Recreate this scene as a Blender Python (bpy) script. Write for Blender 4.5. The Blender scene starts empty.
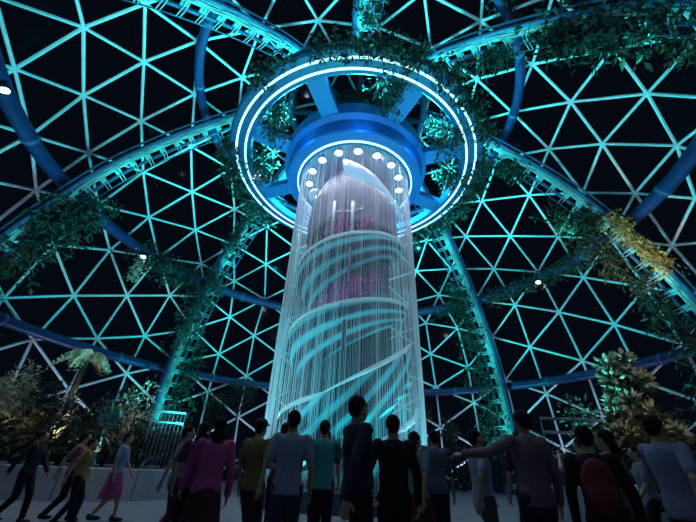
import bpy, bmesh, math, random
from mathutils import Vector, Matrix, Euler
import numpy as np
R_=math.radians; PI=math.pi; sin=math.sin; cos=math.cos
random.seed(7); rng=np.random.default_rng(7)
S=bpy.context.scene; COL=S.collection
CZ=1.1                      # camera height above the floor, metres
AX=Vector((0,15,0))         # axis of the rain column

# ------------------------------------------------------------------ materials
def mat(name,col,rough=.5,metal=0,var=0,scale=8,emit=None,es=0,spec=.5,col2=None,trans=0):
    m=bpy.data.materials.new(name); m.use_nodes=True; nt=m.node_tree; b=nt.nodes['Principled BSDF']
    b.inputs['Base Color'].default_value=(*col,1); b.inputs['Roughness'].default_value=rough; b.inputs['Metallic'].default_value=metal
    b.inputs['Specular IOR Level'].default_value=spec
    if var or col2:
        tc=nt.nodes.new('ShaderNodeTexCoord'); n=nt.nodes.new('ShaderNodeTexNoise'); n.inputs['Scale'].default_value=scale; n.inputs['Detail'].default_value=4
        rp=nt.nodes.new('ShaderNodeValToRGB'); c2=col2 or tuple(min(1,c*(1+var)) for c in col); c1=col if col2 else tuple(c*(1-var) for c in col)
        rp.color_ramp.elements[0].color=(*c1,1); rp.color_ramp.elements[1].color=(*c2,1); rp.color_ramp.elements[0].position=.35; rp.color_ramp.elements[1].position=.65
        nt.links.new(tc.outputs['Object'],n.inputs['Vector']); nt.links.new(n.outputs['Fac'],rp.inputs['Fac']); nt.links.new(rp.outputs['Color'],b.inputs['Base Color'])
    if emit: b.inputs['Emission Color'].default_value=(*emit,1); b.inputs['Emission Strength'].default_value=es
    return m
M={}
M['strut']=mat('white painted steel',(.8,.82,.84),.45,var=.06,scale=3)
M['tube']=mat('blue painted tube',(.010,.032,.125),.4,var=.2,scale=2)
M['chord']=mat('blue grey painted steel',(.045,.12,.24),.4,var=.15,scale=3)
M['deck']=mat('teal tinted plate',(.16,.56,.54),.5,var=.35,scale=2.5)  # teal of the rib lighting is put into the plate colour
M['pipe']=mat('bright conduit',(.5,.56,.56),.35,var=.1)
M['ring']=mat('blue painted ring',(.008,.065,.16),.45,var=.06,scale=1.5)
M['spoke']=mat('blue painted beam',(.014,.10,.26),.5,var=.06,scale=1.5)
M['drum']=mat('blue drum metal',(.012,.10,.29),.4,var=.06,scale=1.2)
M['led']=mat('white led strip',(.9,1,1),.5,emit=(.50,.90,1),es=1.5)
M['lamp']=mat('downlight lens',(1,1,1),.5,emit=(.85,.92,1),es=9)
M['flare']=mat('floodlight lens',(1,1,1),.5,emit=(.6,.75,1),es=14)
M['fixture']=mat('black fixture metal',(.03,.03,.035),.4,var=.2)
M['disc']=mat('white ceiling disc',(.34,.34,.40),.6,var=.05)
M['rim']=mat('white rim paint',(.85,.85,.88),.5,var=.04)
M['post']=mat('white post paint',(.8,.8,.86),.4,var=.04)
M['bougain']=mat('magenta bracts',(.75,.03,.42),.6,var=.3,scale=30)
M['leaf']=mat('dark green leaf',(.008,.025,.015),.6,col2=(.022,.062,.036),scale=14)
M['leaf_dry']=mat('olive brown leaf',(.05,.038,.015),.6,col2=(.14,.10,.04),scale=16)
M['gold']=mat('golden dry leaf',(.34,.17,.04),.6,col2=(.62,.38,.11),scale=16)
M['pale']=mat('pale cream blossom',(.42,.38,.22),.6,col2=(.62,.58,.42),scale=18)
M['olive']=mat('olive foliage',(.028,.03,.016),.6,col2=(.09,.085,.045),scale=12)
M['greyleaf']=mat('grey green foliage',(.018,.02,.018),.6,col2=(.07,.075,.065),scale=14)
M['trunk']=mat('dark bark',(.05,.04,.03),.8,var=.4,scale=20)
M['soil']=mat('dark soil',(.02,.017,.014),.9,var=.4,scale=6)
M['rail']=mat('white railing paint',(.3,.31,.34),.4,var=.05)
M['panel']=mat('teal painted panel',(.05,.32,.33),.5,var=.1,scale=4)
M['basin']=mat('dark basin stone',(.04,.05,.07),.3,var=.2,scale=5)
# paving with joints
def paving(name,c1,c2,rough,sc,rot):
    m=mat(name,c1,rough); nt=m.node_tree; b=nt.nodes['Principled BSDF']
    tc=nt.nodes.new('ShaderNodeTexCoord'); mp=nt.nodes.new('ShaderNodeMapping'); mp.inputs['Rotation'].default_value=(0,0,rot)
    br=nt.nodes.new('ShaderNodeTexBrick'); br.inputs['Scale'].default_value=sc; br.inputs['Color1'].default_value=(*c1,1); br.inputs['Color2'].default_value=(*[c*1.15 for c in c1],1)
    br.inputs['Mortar'].default_value=(*c2,1); br.inputs['Mortar Size'].default_value=.008; br.offset=.5
    n=nt.nodes.new('ShaderNodeTexNoise'); n.inputs['Scale'].default_value=3; n.inputs['Detail'].default_value=5
    mx=nt.nodes.new('ShaderNodeMix'); mx.data_type='RGBA'; mx.blend_type='MULTIPLY'; mx.inputs[0].default_value=.35
    L=nt.links.new; L(tc.outputs['Object'],mp.inputs['Vector']); L(mp.outputs['Vector'],br.inputs['Vector']); L(tc.outputs['Object'],n.inputs['Vector'])
    L(br.outputs['Color'],mx.inputs[6]); L(n.outputs['Fac'],mx.inputs[7]); L(mx.outputs[2],b.inputs['Base Color']); return m
M['floor']=paving('grey paving',(.19,.19,.22),(.05,.05,.06),.45,.35,.5)
M['planter']=mat('pale concrete',(.26,.26,.29),.7,var=.08,scale=3)
# teal and navy bands that flow round the spiral: painted stripes following the ramp (uv.x along, uv.y down)
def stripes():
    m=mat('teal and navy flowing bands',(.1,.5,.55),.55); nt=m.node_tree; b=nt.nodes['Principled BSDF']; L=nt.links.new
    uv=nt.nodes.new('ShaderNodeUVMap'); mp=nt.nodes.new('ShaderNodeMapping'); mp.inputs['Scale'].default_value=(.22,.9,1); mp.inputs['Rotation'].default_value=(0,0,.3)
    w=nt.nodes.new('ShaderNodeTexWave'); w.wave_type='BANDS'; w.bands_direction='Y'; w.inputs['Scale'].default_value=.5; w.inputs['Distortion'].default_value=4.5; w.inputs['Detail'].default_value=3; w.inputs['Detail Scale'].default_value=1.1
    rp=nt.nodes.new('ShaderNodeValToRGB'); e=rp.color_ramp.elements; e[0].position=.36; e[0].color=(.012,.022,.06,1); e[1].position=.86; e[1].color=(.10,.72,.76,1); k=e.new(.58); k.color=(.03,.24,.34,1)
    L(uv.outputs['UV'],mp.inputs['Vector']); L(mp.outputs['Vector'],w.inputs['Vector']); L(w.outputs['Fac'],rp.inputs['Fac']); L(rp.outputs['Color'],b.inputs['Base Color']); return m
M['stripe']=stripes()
M['core']=mat('violet grey core cladding',(.03,.028,.055),.6,col2=(.07,.066,.12),scale=2)
M['shell']=mat('lilac grey shell',(.045,.04,.085),.55,col2=(.15,.14,.22),scale=.9)
def water():
    m=bpy.data.materials.new('falling water strings'); m.use_nodes=True; nt=m.node_tree; b=nt.nodes['Principled BSDF']; L=nt.links.new
    b.inputs['Base Color'].default_value=(.86,.9,.95,1); b.inputs['Roughness'].default_value=.35
    tr=nt.nodes.new('ShaderNodeBsdfTranslucent'); tr.inputs['Color'].default_value=(.86,.9,.95,1)
    mx=nt.nodes.new('ShaderNodeMixShader'); mx.inputs[0].default_value=.5; o=nt.nodes['Material Output']
    L(b.outputs[0],mx.inputs[1]); L(tr.outputs[0],mx.inputs[2]); L(mx.outputs[0],o.inputs['Surface']); return m
M['water']=water()
def glassmat():
    m=bpy.data.materials.new('dark dome glazing'); m.use_nodes=True; nt=m.node_tree; nt.nodes.clear(); L=nt.links.new
    o=nt.nodes.new('ShaderNodeOutputMaterial'); t=nt.nodes.new('ShaderNodeBsdfTransparent'); t.inputs['Color'].default_value=(.8,.84,.88,1)
    g=nt.nodes.new('ShaderNodeBsdfGlossy'); g.inputs['Roughness'].default_value=.06; g.inputs['Color'].default_value=(.12,.13,.15,1)
    f=nt.nodes.new('ShaderNodeFresnel'); f.inputs['IOR'].default_value=1.3
    mx=nt.nodes.new('ShaderNodeMixShader'); L(f.outputs[0],mx.inputs[0]); L(t.outputs[0],mx.inputs[1]); L(g.outputs[0],mx.inputs[2]); L(mx.outputs[0],o.inputs['Surface']); return m
M['glass']=glassmat()

# ------------------------------------------------------------------ mesh helpers
def origin(o):
    v=Vector((0,0,0))
    while o is not None: v+=o.matrix_basis.translation; o=o.parent
    return v
class MB:
    def __init__(s): s.v=[]; s.f=[]; s.uv={}
    def add(s,vs,fs):
        o=len(s.v); s.v+= [tuple(x) for x in vs]; s.f+= [tuple(i+o for i in f) for f in fs]
    def tube(s,pts,r,n=8,closed=False,caps=True):
        pts=[Vector(p) for p in pts]; m=len(pts); rs=r if isinstance(r,(list,tuple)) else [r]*m
        up=None; vs=[]
        for i,p in enumerate(pts):
            a=pts[(i-1)%m] if (closed or i>0) else p; b=pts[(i+1)%m] if (closed or i<m-1) else p
            t=(b-a).normalized() if (b-a).length>1e-9 else Vector((0,0,1))
            if up is None: up=Vector((0,0,1)) if abs(t.z)<.9 else Vector((1,0,0))
            x=t.cross(up).normalized(); y=x.cross(t).normalized(); up=y
            for k in range(n):
                an=2*PI*k/n+PI/n; vs.append(p+x*cos(an)*rs[i]+y*sin(an)*rs[i])
        fs=[]
        for i in range(m if closed else m-1):
            j=(i+1)%m
            for k in range(n): l=(k+1)%n; fs.append((i*n+k,i*n+l,j*n+l,j*n+k))
        if not closed and caps: fs.append(tuple(range(n))[::-1]); fs.append(tuple((m-1)*n+k for k in range(n)))
        s.add(vs,fs)
    def box(s,c,hx,hy,hz,X=(1,0,0),Y=(0,1,0),Z=(0,0,1)):
        c=Vector(c);X=Vector(X)*hx;Y=Vector(Y)*hy;Z=Vector(Z)*hz
        vs=[c+X*a+Y*b+Z*d for a in(-1,1) for b in(-1,1) for d in(-1,1)]
        s.add(vs,[(0,1,3,2),(4,6,7,5),(0,4,5,1),(2,3,7,6),(0,2,6,4),(1,5,7,3)])
    def lathe(s,prof,c=(0,0,0),n=48,closed=False):
        vs=[];m=len(prof)
        for i in range(n):
            a=2*PI*i/n
            for r,z in prof: vs.append((c[0]+r*cos(a),c[1]+r*sin(a),c[2]+z))
        fs=[]
        for i in range(n):
            j=(i+1)%n
            for k in range(m if closed else m-1):
                l=(k+1)%m; fs.append((i*m+k,j*m+k,j*m+l,i*m+l))
        s.add(vs,fs)
    def ell(s,c,rx,ry,rz,nu=16,nv=10,M3=None):
        c=Vector(c);vs=[];fs=[]
        for i in range(nv+1):
            t=PI*i/nv
            for k in range(nu):
                a=2*PI*k/nu; q=Vector((rx*sin(t)*cos(a),ry*sin(t)*sin(a),rz*cos(t)))
                if M3: q=M3@q
                vs.append(c+q)
        for i in range(nv):
            for k in range(nu): l=(k+1)%nu; fs.append((i*nu+k,(i+1)*nu+k,(i+1)*nu+l,i*nu+l))
        s.add(vs,fs)
    def leaf(s,p,d,L,w,nrm=None,bend=.25):
        p=Vector(p);d=Vector(d).normalized()
        if nrm is None: nrm=Vector((random.uniform(-1,1),random.uniform(-1,1),random.uniform(-.2,1)))
        sd=d.cross(nrm)
        if sd.length<1e-4: sd=d.cross(Vector((1,0,.3)))
        sd.normalize(); n=sd.cross(d)
        a=p; b=p+d*L*.45+n*L*bend*.3; t=p+d*L-n*L*bend*.4
        s.add([a,b+sd*w*.5,t,b-sd*w*.5,b-n*w*.22],[(0,1,4),(1,2,4),(2,3,4),(3,0,4)])
    def build(s,name,m,parent=None,smooth=True,loc=None):
        me=bpy.data.meshes.new(name); o=Vector(loc) if loc is not None else origin(parent)
        me.from_pydata([(x[0]-o.x,x[1]-o.y,x[2]-o.z) for x in s.v],[],s.f); me.update()
        if smooth: me.shade_smooth()
        me.materials.append(m); ob=bpy.data.objects.new(name,me); COL.objects.link(ob)
        if parent is not None: ob.parent=parent
        elif loc is not None: ob.location=o
        return ob
def tag(o,label=None,cat=None,group=None,kind=None):
    if label:o['label']=label
    if cat:o['category']=cat
    if group:o['group']=group
    if kind:o['kind']=kind
    return o
def empty(name,loc=(0,0,0),rz=0):
    o=bpy.data.objects.new(name,None); COL.objects.link(o); o.location=loc; o.rotation_euler=(0,0,rz); o.empty_display_size=.2; return o
def cyl(r,az,z):            # point round the column axis: az 0 faces the camera, + to the right; z above eye level
    a=R_(az); return Vector((AX.x+r*sin(a),AX.y-r*cos(a),z+CZ))
def circ(r,z,n=96,a0=0,a1=360):
    return [cyl(r,a0+(a1-a0)*i/n,z) for i in range(n if a1-a0==360 else n+1)]
def light(kind,name,loc,power,col,aim=None,size=90,blend=.5,rad=.15):
    l=bpy.data.lights.new(name,kind); l.energy=power; l.color=col; l.shadow_soft_size=rad
    if kind=='SPOT': l.spot_size=R_(size); l.spot_blend=blend
    o=bpy.data.objects.new(name,l); COL.objects.link(o); o.location=loc
    if aim is not None: o.rotation_euler=(Vector(aim)-Vector(loc)).to_track_quat('-Z','Y').to_euler()
    return o

# ------------------------------------------------------------------ camera, world
cam=bpy.data.cameras.new('camera'); co=bpy.data.objects.new('camera',cam); COL.objects.link(co)
cam.sensor_width=36; cam.lens=337.94*36/696; cam.clip_end=300
fw=Vector((-.01031483,.8516625,.52398911)); rt=Vector((.99922325,-.01115201,.03779577)); up=Vector((-.03803277,-.52397196,.85088594))
mw=Matrix((rt,up,-fw)).transposed().to_4x4(); mw.translation=(0,0,CZ); co.matrix_world=mw; S.camera=co
w=bpy.data.worlds.new('night'); S.world=w; w.use_nodes=True; w.node_tree.nodes['Background'].inputs[0].default_value=(.0015,.003,.006,1); w.node_tree.nodes['Background'].inputs[1].default_value=1
S.view_settings.view_transform='Standard'; S.view_settings.look='None'; S.view_settings.exposure=0; S.view_settings.gamma=1

# ------------------------------------------------------------------ the dome: geodesic lattice, surveyed nodes on one sphere
TAB='4,-75;148,819;311,830;475,830;630,833;76,1168;231,955;403,906;565,890;165,1188;331,1026;502,960;145,1550;266,1197;433,1063;598,999;232,1429;376,1199;539,1089;331,1367;483,1198;317,1553;434,1329;585,1190;408,1478;538,1297;502,1428;486,1551;599,1388;564,1494;636,1554;74,-1683;231,1676;409,1626;574,1606;164,-1688;331,1739;506,1678;146,-1321;265,-1691;436,1776;600,1716;230,-1453;373,-1693;539,-1799;328,-1523;481,-1694;314,-1330;433,-1563;583,-1694;402,-1411;537,-1587;499,-1469;483,-1333;594,-1506;571,-1393;634,-1333;765,1647;903,1733;1045,-1776;1166,-1688;660,1643;803,1729;951,-1779;1090,-1688;699,1724;849,-1782;1001,-1689;742,-1784;901,-1690;1046,-1601;637,-1787;793,-1692;952,-1600;684,-1693;849,-1600;739,-1597;903,-1514;636,-1596;803,-1513;697,-1506;762,-1426;664,-1422;152,-603;325,-609;482,-603;631,-610;79,-942;242,-732;406,-680;570,-663;169,-959;331,-792;502,-737;268,-965;435,-835;591,-777;232,-1199;375,-970;537,-857;335,-1130;481,-965;435,-1104;583,-967;403,-1260;537,-1073;499,-1200;597,-1165;563,-1275;81,453;238,701;401,753;565,769;175,465;332,651;499,695;152,106;270,463;443,611;594,666;237,235;376,471;537,580;334,298;483,471;320,111;438,336;583,471;411,186;539,360;507,236;489,112;599,272;574,164;634,112;753,745;900,652;1045,559;1166,472;655,751;797,658;951,562;1090,472;692,662;847,566;1001,472;739,568;900,472;1045,384;634,570;792,472;951,381;684,471;847,378;740,374;900,292;636,371;797,286;695,279;755,199;660,191;82,-249;237,-485;408,-539;570,-556;179,-256;333,-423;504,-484;272,-252;435,-385;596,-448;237,-18;375,-250;538,-360;334,-77;482,-248;437,-112;583,-248;411,37;539,-136;507,-13;598,-49;574,59;663,922;636,1102;638,1287;662,1463;701,1010;683,1194;699,1375;757,926;741,1101;740,1292;764,1459;805,1014;791,1193;804,1373;849,1102;844,1290;903,1016;900,1194;902,1371;952,1103;951,1284;1001,1193;1046,1104;1045,1280;1090,1192;1166,1192;709,836;849,742;1003,646;1140,551;800,836;953,738;1105,639;901,833;1060,734;852,928;1008,832;1164,731;955,928;1116,832;1061,929;1003,1019;1164,933;1105,1024;1140,1113;721,1555;855,1645;1003,1738;1140,-1767;808,1553;956,1646;1105,1744;905,1552;1061,1649;850,1461;1010,1552;1164,1653;955,1457;1116,1552;1061,1454;1003,1366;1164,1451;1105,1359;1140,1271;1140,-1609;1004,-1517;853,-1426;718,-1337;1105,-1521;956,-1426;803,-1331;1061,-1426;903,-1330;765,-1237;1164,-1429;1009,-1329;848,-1234;1116,-1328;953,-1232;1060,-1230;898,-1142;1164,-1227;1001,-1138;1105,-1135;1044,-1053;1140,-1047;1166,-968;656,-690;634,-868;636,-1060;662,-1245;692,-778;683,-967;699,-1155;752,-698;738,-869;741,-1061;796,-782;791,-965;798,-1147;846,-871;833,-1044;900,-788;896,-962;950,-875;947,-1052;998,-965;1045,-880;1090,-968;1140,393;1003,298;849,202;710,112;1105,304;953,206;799,112;1060,209;900,112;755,24;1164,213;1008,112;849,21;1116,112;953,18;1060,14;900,-68;1164,11;1003,-74;1105,-81;1045,-161;1140,-169;1166,-248;657,-530;635,-349;636,-147;660,33;694,-441;684,-248;695,-56;754,-521;740,-346;740,-151;797,-434;792,-248;797,-62;847,-342;847,-154;900,-428;900,-248;951,-339;951,-158;1001,-248;1045,-336;1090,-248;708,-609;849,-699;1002,-794;1140,-889;798,-609;953,-702;1105,-801;900,-608;1060,-706;849,-518;1008,-608;1164,-709;953,-514;1116,-608;1060,-511;1003,-422;1164,-507;1105,-416;1140,-327'
EDG='5,0,5,1,6,1,6,2,7,2,7,3,8,3,8,4,9,1,9,5,9,6,10,2,10,6,10,7,11,3,11,7,11,8,12,5,12,9,13,6,13,9,13,10,14,7,14,10,14,11,15,8,15,11,16,9,16,12,16,13,17,10,17,13,17,14,18,11,18,14,18,15,19,13,19,16,19,17,20,14,20,17,20,18,21,16,21,19,22,17,22,19,22,20,23,18,23,20,24,19,24,21,24,22,25,20,25,22,25,23,26,22,26,24,26,25,27,24,27,26,28,25,28,26,29,26,29,27,29,28,30,29,31,0,31,5,31,12,32,12,32,16,32,21,33,21,33,24,33,27,34,27,34,29,34,30,35,12,35,31,35,32,36,21,36,32,36,33,37,27,37,33,37,34,38,31,38,35,39,32,39,35,39,36,40,33,40,36,40,37,41,34,41,37,42,35,42,38,42,39,43,36,43,39,43,40,44,37,44,40,44,41,45,39,45,42,45,43,46,40,46,43,46,44,47,42,47,45,48,43,48,45,48,46,49,44,49,46,50,45,50,47,50,48,51,46,51,48,51,49,52,48,52,50,52,51,53,50,53,52,54,51,54,52,55,52,55,53,55,54,56,55,61,30,61,34,61,41,61,57,62,57,62,58,63,58,63,59,64,59,64,60,65,41,65,57,65,61,65,62,66,58,66,62,66,63,67,59,67,63,67,64,68,62,68,65,68,66,69,63,69,66,69,67,70,64,70,67,71,41,71,44,71,49,71,65,71,68,72,66,72,68,72,69,73,67,73,69,73,70,74,49,74,68,74,71,74,72,75,69,75,72,75,73,76,72,76,74,76,75,77,73,77,75,78,49,78,51,78,54,78,74,78,76,79,75,79,76,79,77,80,54,80,76,80,78,80,79,81,79,81,80,82,54,82,55,82,56,82,80,82,81,87,0,87,31,87,38,87,83,88,83,88,84,89,84,89,85,90,85,90,86,91,38,91,83,91,87,91,88,92,84,92,88,92,89,93,85,93,89,93,90,94,88,94,91,94,92,95,89,95,92,95,93,96,90,96,93,97,38,97,42,97,47,97,91,97,94,98,92,98,94,98,95,99,93,99,95,99,96,100,47,100,94,100,97,100,98,101,95,101,98,101,99,102,98,102,100,102,101,103,99,103,101,104,47,104,50,104,53,104,100,104,102,105,101,105,102,105,103,106,53,106,102,106,104,106,105,107,105,107,106,108,53,108,55,108,56,108,106,108,107,109,0,109,1,109,5,110,1,110,2,110,6,111,2,111,3,111,7,112,3,112,4,112,8,113,1,113,109,113,110,114,2,114,110,114,111,115,3,115,111,115,112,116,109,116,113,117,110,117,113,117,114,118,111,118,114,118,115,119,112,119,115,120,113,120,116,120,117,121,114,121,117,121,118,122,115,122,118,122,119,123,117,123,120,123,121,124,118,124,121,124,122,125,120,125,123,126,121,126,123,126,124,127,122,127,124,128,123,128,125,128,126,129,124,129,126,129,127,130,126,130,128,130,129,131,128,131,130,132,129,132,130,133,130,133,131,133,132,134,133,139,4,139,112,139,119,139,135,140,135,140,136,141,136,141,137,142,137,142,138,143,119,143,135,143,139,143,140,144,136,144,140,144,141,145,137,145,141,145,142,146,140,146,143,146,144,147,141,147,144,147,145,148,142,148,145,149,119,149,122,149,127,149,143,149,146,150,144,150,146,150,147,151,145,151,147,151,148,152,127,152,146,152,149,152,150,153,147,153,150,153,151,154,150,154,152,154,153,155,151,155,153,156,127,156,129,156,132,156,152,156,154,157,153,157,154,157,155,158,132,158,154,158,156,158,157,159,157,159,158,160,132,160,133,160,134,160,158,160,159,161,0,161,83,161,87,161,109,161,116,162,83,162,84,162,88,163,84,163,85,163,89,164,85,164,86,164,90,165,83,165,116,165,161,165,162,166,84,166,162,166,163,167,85,167,163,167,164,168,162,168,165,168,166,169,163,169,166,169,167,170,164,170,167,171,116,171,120,171,125,171,165,171,168,172,166,172,168,172,169,173,167,173,169,173,170,174,125,174,168,174,171,174,172,175,169,175,172,175,173,176,172,176,174,176,175,177,173,177,175,178,125,178,128,178,131,178,174,178,176,179,175,179,176,179,177,180,131,180,176,180,178,180,179,181,179,181,180,182,131,182,133,182,134,182,180,182,181,183,4,183,8,183,15,184,15,184,18,184,23,185,23,185,25,185,28,186,28,186,29,186,30,187,15,187,183,187,184,188,23,188,184,188,185,189,28,189,185,189,186,190,183,190,187,191,184,191,187,191,188,192,185,192,188,192,189,193,186,193,189,194,187,194,190,194,191,195,188,195,191,195,192,196,189,196,192,196,193,197,191,197,194,197,195,198,192,198,195,198,196,199,194,199,197,200,195,200,197,200,198,201,196,201,198,202,197,202,199,202,200,203,198,203,200,203,201,204,200,204,202,204,203,205,202,205,204,206,203,206,204,207,204,207,205,207,206,208,207,209,4,209,135,209,139,209,183,209,190,210,135,210,136,210,140,211,136,211,137,211,141,212,137,212,138,212,142,213,135,213,190,213,209,213,210,214,136,214,210,214,211,215,137,215,211,215,212,216,210,216,213,216,214,217,211,217,214,217,215,218,190,218,194,218,199,218,213,218,216,219,214,219,216,219,217,220,215,220,217,221,199,221,216,221,218,221,219,222,217,222,219,222,220,223,219,223,221,223,222,224,199,224,202,224,205,224,221,224,223,225,222,225,223,226,205,226,223,226,224,226,225,227,205,227,207,227,208,227,226,228,30,228,57,228,61,228,186,228,193,229,57,229,58,229,62,230,58,230,59,230,63,231,59,231,60,231,64,232,57,232,193,232,228,232,229,233,58,233,229,233,230,234,59,234,230,234,231,235,229,235,232,235,233,236,230,236,233,236,234,237,193,237,196,237,201,237,232,237,235,238,233,238,235,238,236,239,234,239,236,240,201,240,235,240,237,240,238,241,236,241,238,241,239,242,238,242,240,242,241,243,201,243,203,243,206,243,240,243,242,244,241,244,242,245,206,245,242,245,243,245,244,246,206,246,207,246,208,246,245,247,60,247,64,247,70,248,70,248,73,248,77,249,77,249,79,249,81,250,56,250,81,250,82,251,70,251,247,251,248,252,77,252,248,252,249,253,81,253,249,253,250,254,248,254,251,254,252,255,249,255,252,255,253,256,250,256,253,257,251,257,254,258,252,258,254,258,255,259,253,259,255,259,256,260,254,260,257,260,258,261,255,261,258,261,259,262,258,262,260,262,261,263,259,263,261,264,260,264,262,265,261,265,262,265,263,266,262,266,264,266,265,267,265,267,266,268,266,268,267,269,268,270,86,270,90,270,96,271,96,271,99,271,103,272,103,272,105,272,107,273,56,273,107,273,108,273,250,273,256,274,96,274,270,274,271,275,103,275,271,275,272,276,107,276,256,276,272,276,273,277,270,277,274,278,271,278,274,278,275,279,272,279,275,279,276,280,274,280,277,280,278,281,275,281,278,281,279,282,256,282,259,282,263,282,276,282,279,283,278,283,280,283,281,284,263,284,279,284,281,284,282,285,280,285,283,286,281,286,283,286,284,287,283,287,285,287,286,288,263,288,265,288,267,288,284,288,286,289,267,289,286,289,287,289,288,290,287,290,289,291,267,291,268,291,269,291,289,291,290,292,138,292,142,292,148,293,148,293,151,293,155,294,155,294,157,294,159,295,134,295,159,295,160,296,148,296,292,296,293,297,155,297,293,297,294,298,159,298,294,298,295,299,293,299,296,299,297,300,294,300,297,300,298,301,295,301,298,302,296,302,299,303,297,303,299,303,300,304,298,304,300,304,301,305,299,305,302,305,303,306,300,306,303,306,304,307,303,307,305,307,306,308,304,308,306,309,305,309,307,310,306,310,307,310,308,311,307,311,309,311,310,312,310,312,311,313,311,313,312,314,313,315,86,315,164,315,170,316,170,316,173,316,177,317,177,317,179,317,181,318,134,318,181,318,182,318,295,318,301,319,170,319,315,319,316,320,177,320,316,320,317,321,181,321,301,321,317,321,318,322,315,322,319,323,316,323,319,323,320,324,317,324,320,324,321,325,319,325,322,325,323,326,320,326,323,326,324,327,301,327,304,327,308,327,321,327,324,328,323,328,325,328,326,329,308,329,324,329,326,329,327,330,325,330,328,331,326,331,328,331,329,332,328,332,330,332,331,333,308,333,310,333,312,333,329,333,331,334,312,334,331,334,332,334,333,335,332,335,334,336,312,336,313,336,314,336,334,336,335,337,86,337,270,337,277,337,315,337,322,338,277,338,280,338,285,339,285,339,287,339,290,340,269,340,290,340,291,341,277,341,322,341,337,341,338,342,285,342,338,342,339,343,290,343,339,343,340,344,338,344,341,344,342,345,339,345,342,345,343,346,322,346,325,346,330,346,341,346,344,347,342,347,344,347,345,348,343,348,345,349,330,349,344,349,346,349,347,350,345,350,347,350,348,351,347,351,349,351,350,352,330,352,332,352,335,352,349,352,351,353,350,353,351,354,335,354,351,354,352,354,353,355,314,355,335,355,336,355,354'
C=Vector((.1175,15.169,3.639+CZ)); RS=19.963
def sph(th,az,r=RS):
    t=R_(th);a=R_(az); return C+Vector((sin(t)*sin(a),-sin(t)*cos(a),cos(t)))*r
node={i:sph(*[int(x)/10 for x in q_.split(',')]) for i,q_ in enumerate(TAB.split(';'))}
ev=[int(x) for x in EDG.split(',')]; edges={tuple(sorted(ev[i:i+2])) for i in range(0,len(ev),2)}
nbr={i:set() for i in node}
for a,b in edges: nbr[a].add(b); nbr[b].add(a)
tris={tuple(sorted((a,b,c))) for a,b in edges for c in nbr[a]&nbr[b]}
edges={e for e in edges if max(node[e[0]].z,node[e[1]].z)>.25}
def clip(a,b):
    if a.z<0: return b+(a-b)*((b.z-.01)/(b.z-a.z)),b
    if b.z<0: return a,a+(b-a)*((a.z-.01)/(a.z-b.z))
    return a,b
dome=tag(empty('ceiling',(0,0,0)),'glazed geodesic dome of white steel struts in triangles',None,kind='structure')
campos=Vector((0,0,CZ))
es=sorted(edges,key=lambda e:((node[e[0]]+node[e[1]])/2-campos-fw*14).length)
near=0; rest=MB()
for e in es:
    a,b=clip(node[e[0]],node[e[1]]); m=(a+b)/2-campos; vis=m.dot(fw)>2 and abs(m.dot(rt)/m.dot(fw))<1.05 and abs(m.dot(up)/m.dot(fw))<.8
    if near<100 and vis:
        s=MB(); s.tube([a,b],.081,6); s.build('strut',M['strut'],dome,smooth=False); near+=1
    else: rest.tube([a,b],.081,6)
tag(rest.build('strut_lattice',M['strut'],dome,smooth=False),kind='stuff')
nd=MB()
for p in node.values():
    if p.z>.3: nd.ell(p,.12,.12,.12,8,6)
tag(nd.build('strut_node',M['strut'],dome),kind='stuff')
gl=MB(); ks=list(node); ix={k:i for i,k in enumerate(ks)}
gl.v=[tuple(C+(node[k]-C)*1.012) for k in ks]; gl.f=[tuple(ix[i] for i in t) for t in tris if max(node[i].z for i in t)>.2]
gl.build('window_1',M['glass'],dome,smooth=False)

# floor, planters
f=MB(); f.lathe([(0,0),(5,0),(10,0),(15,0),(20.9,0),(20.9,-.2),(0,-.2)],(0,15,0),72)
tag(f.build('floor',M['floor'],smooth=False),kind='structure')
def planter(cx,cy,r,h,name,label):
    m=MB(); m.lathe([(r,0),(r,h-.03),(r-.03,h),(r-.3,h),(r-.33,h-.03),(r-.33,.0)],(cx,cy,0),64,True)
    a=0
    o=m.build(name,M['planter'],smooth=False); tag(o,label,'planter')
    j=MB()
    for k in range(14):
        a=2*PI*k/14+.1; j.box((cx+(r+.0005)*cos(a),cy+(r+.0005)*sin(a),h*.48),.004,.012,h*.47,(cos(a),sin(a),0),(-sin(a),cos(a),0))
    j.build('joint',M['basin'],o,smooth=False)
    s=MB(); s.lathe([(0,h-.06),(r*.5,h-.02),(r-.34,h-.1)],(cx,cy,0),40); s.build('soil',M['soil'],o); return o
planter(-9.8,16.2,4.6,.85,'round_planter','low round pale concrete planter wall behind the crowd on the left')
planter(10.2,13.6,3.6,.85,'round_planter','low round pale concrete planter wall behind the crowd on the right')

# ------------------------------------------------------------------ tube rings
def ringtube(name,label,R,z,r):
    m=MB(); m.tube(circ(R,z,120),r,12,True); return tag(m.build(name,M['tube']),label,'tube')
low=ringtube('ring_tube','lowest and widest blue tube ring circling the dome wall above the plants',19.2,6.26,.30)
mid=ringtube('ring_tube','middle blue tube ring running behind the eight arch ribs',16.2,12.95,.36)
top=ringtube('ring_tube','small upper blue tube ring above the lit halo',10.25,20.0,.27)
for o,R,z,r in ((low,19.2,6.26,.30),(mid,16.2,12.95,.36),(top,10.25,20,.27)):
    for k in range(16):
        az=3+11.25+22.5*k; p=cyl(R,az,z); q2=cyl(R,az+.6*19/R,z)
        m=MB(); m.tube([p,q2],r*1.13,12); m.build('collar',M['chord'],o)

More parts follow.
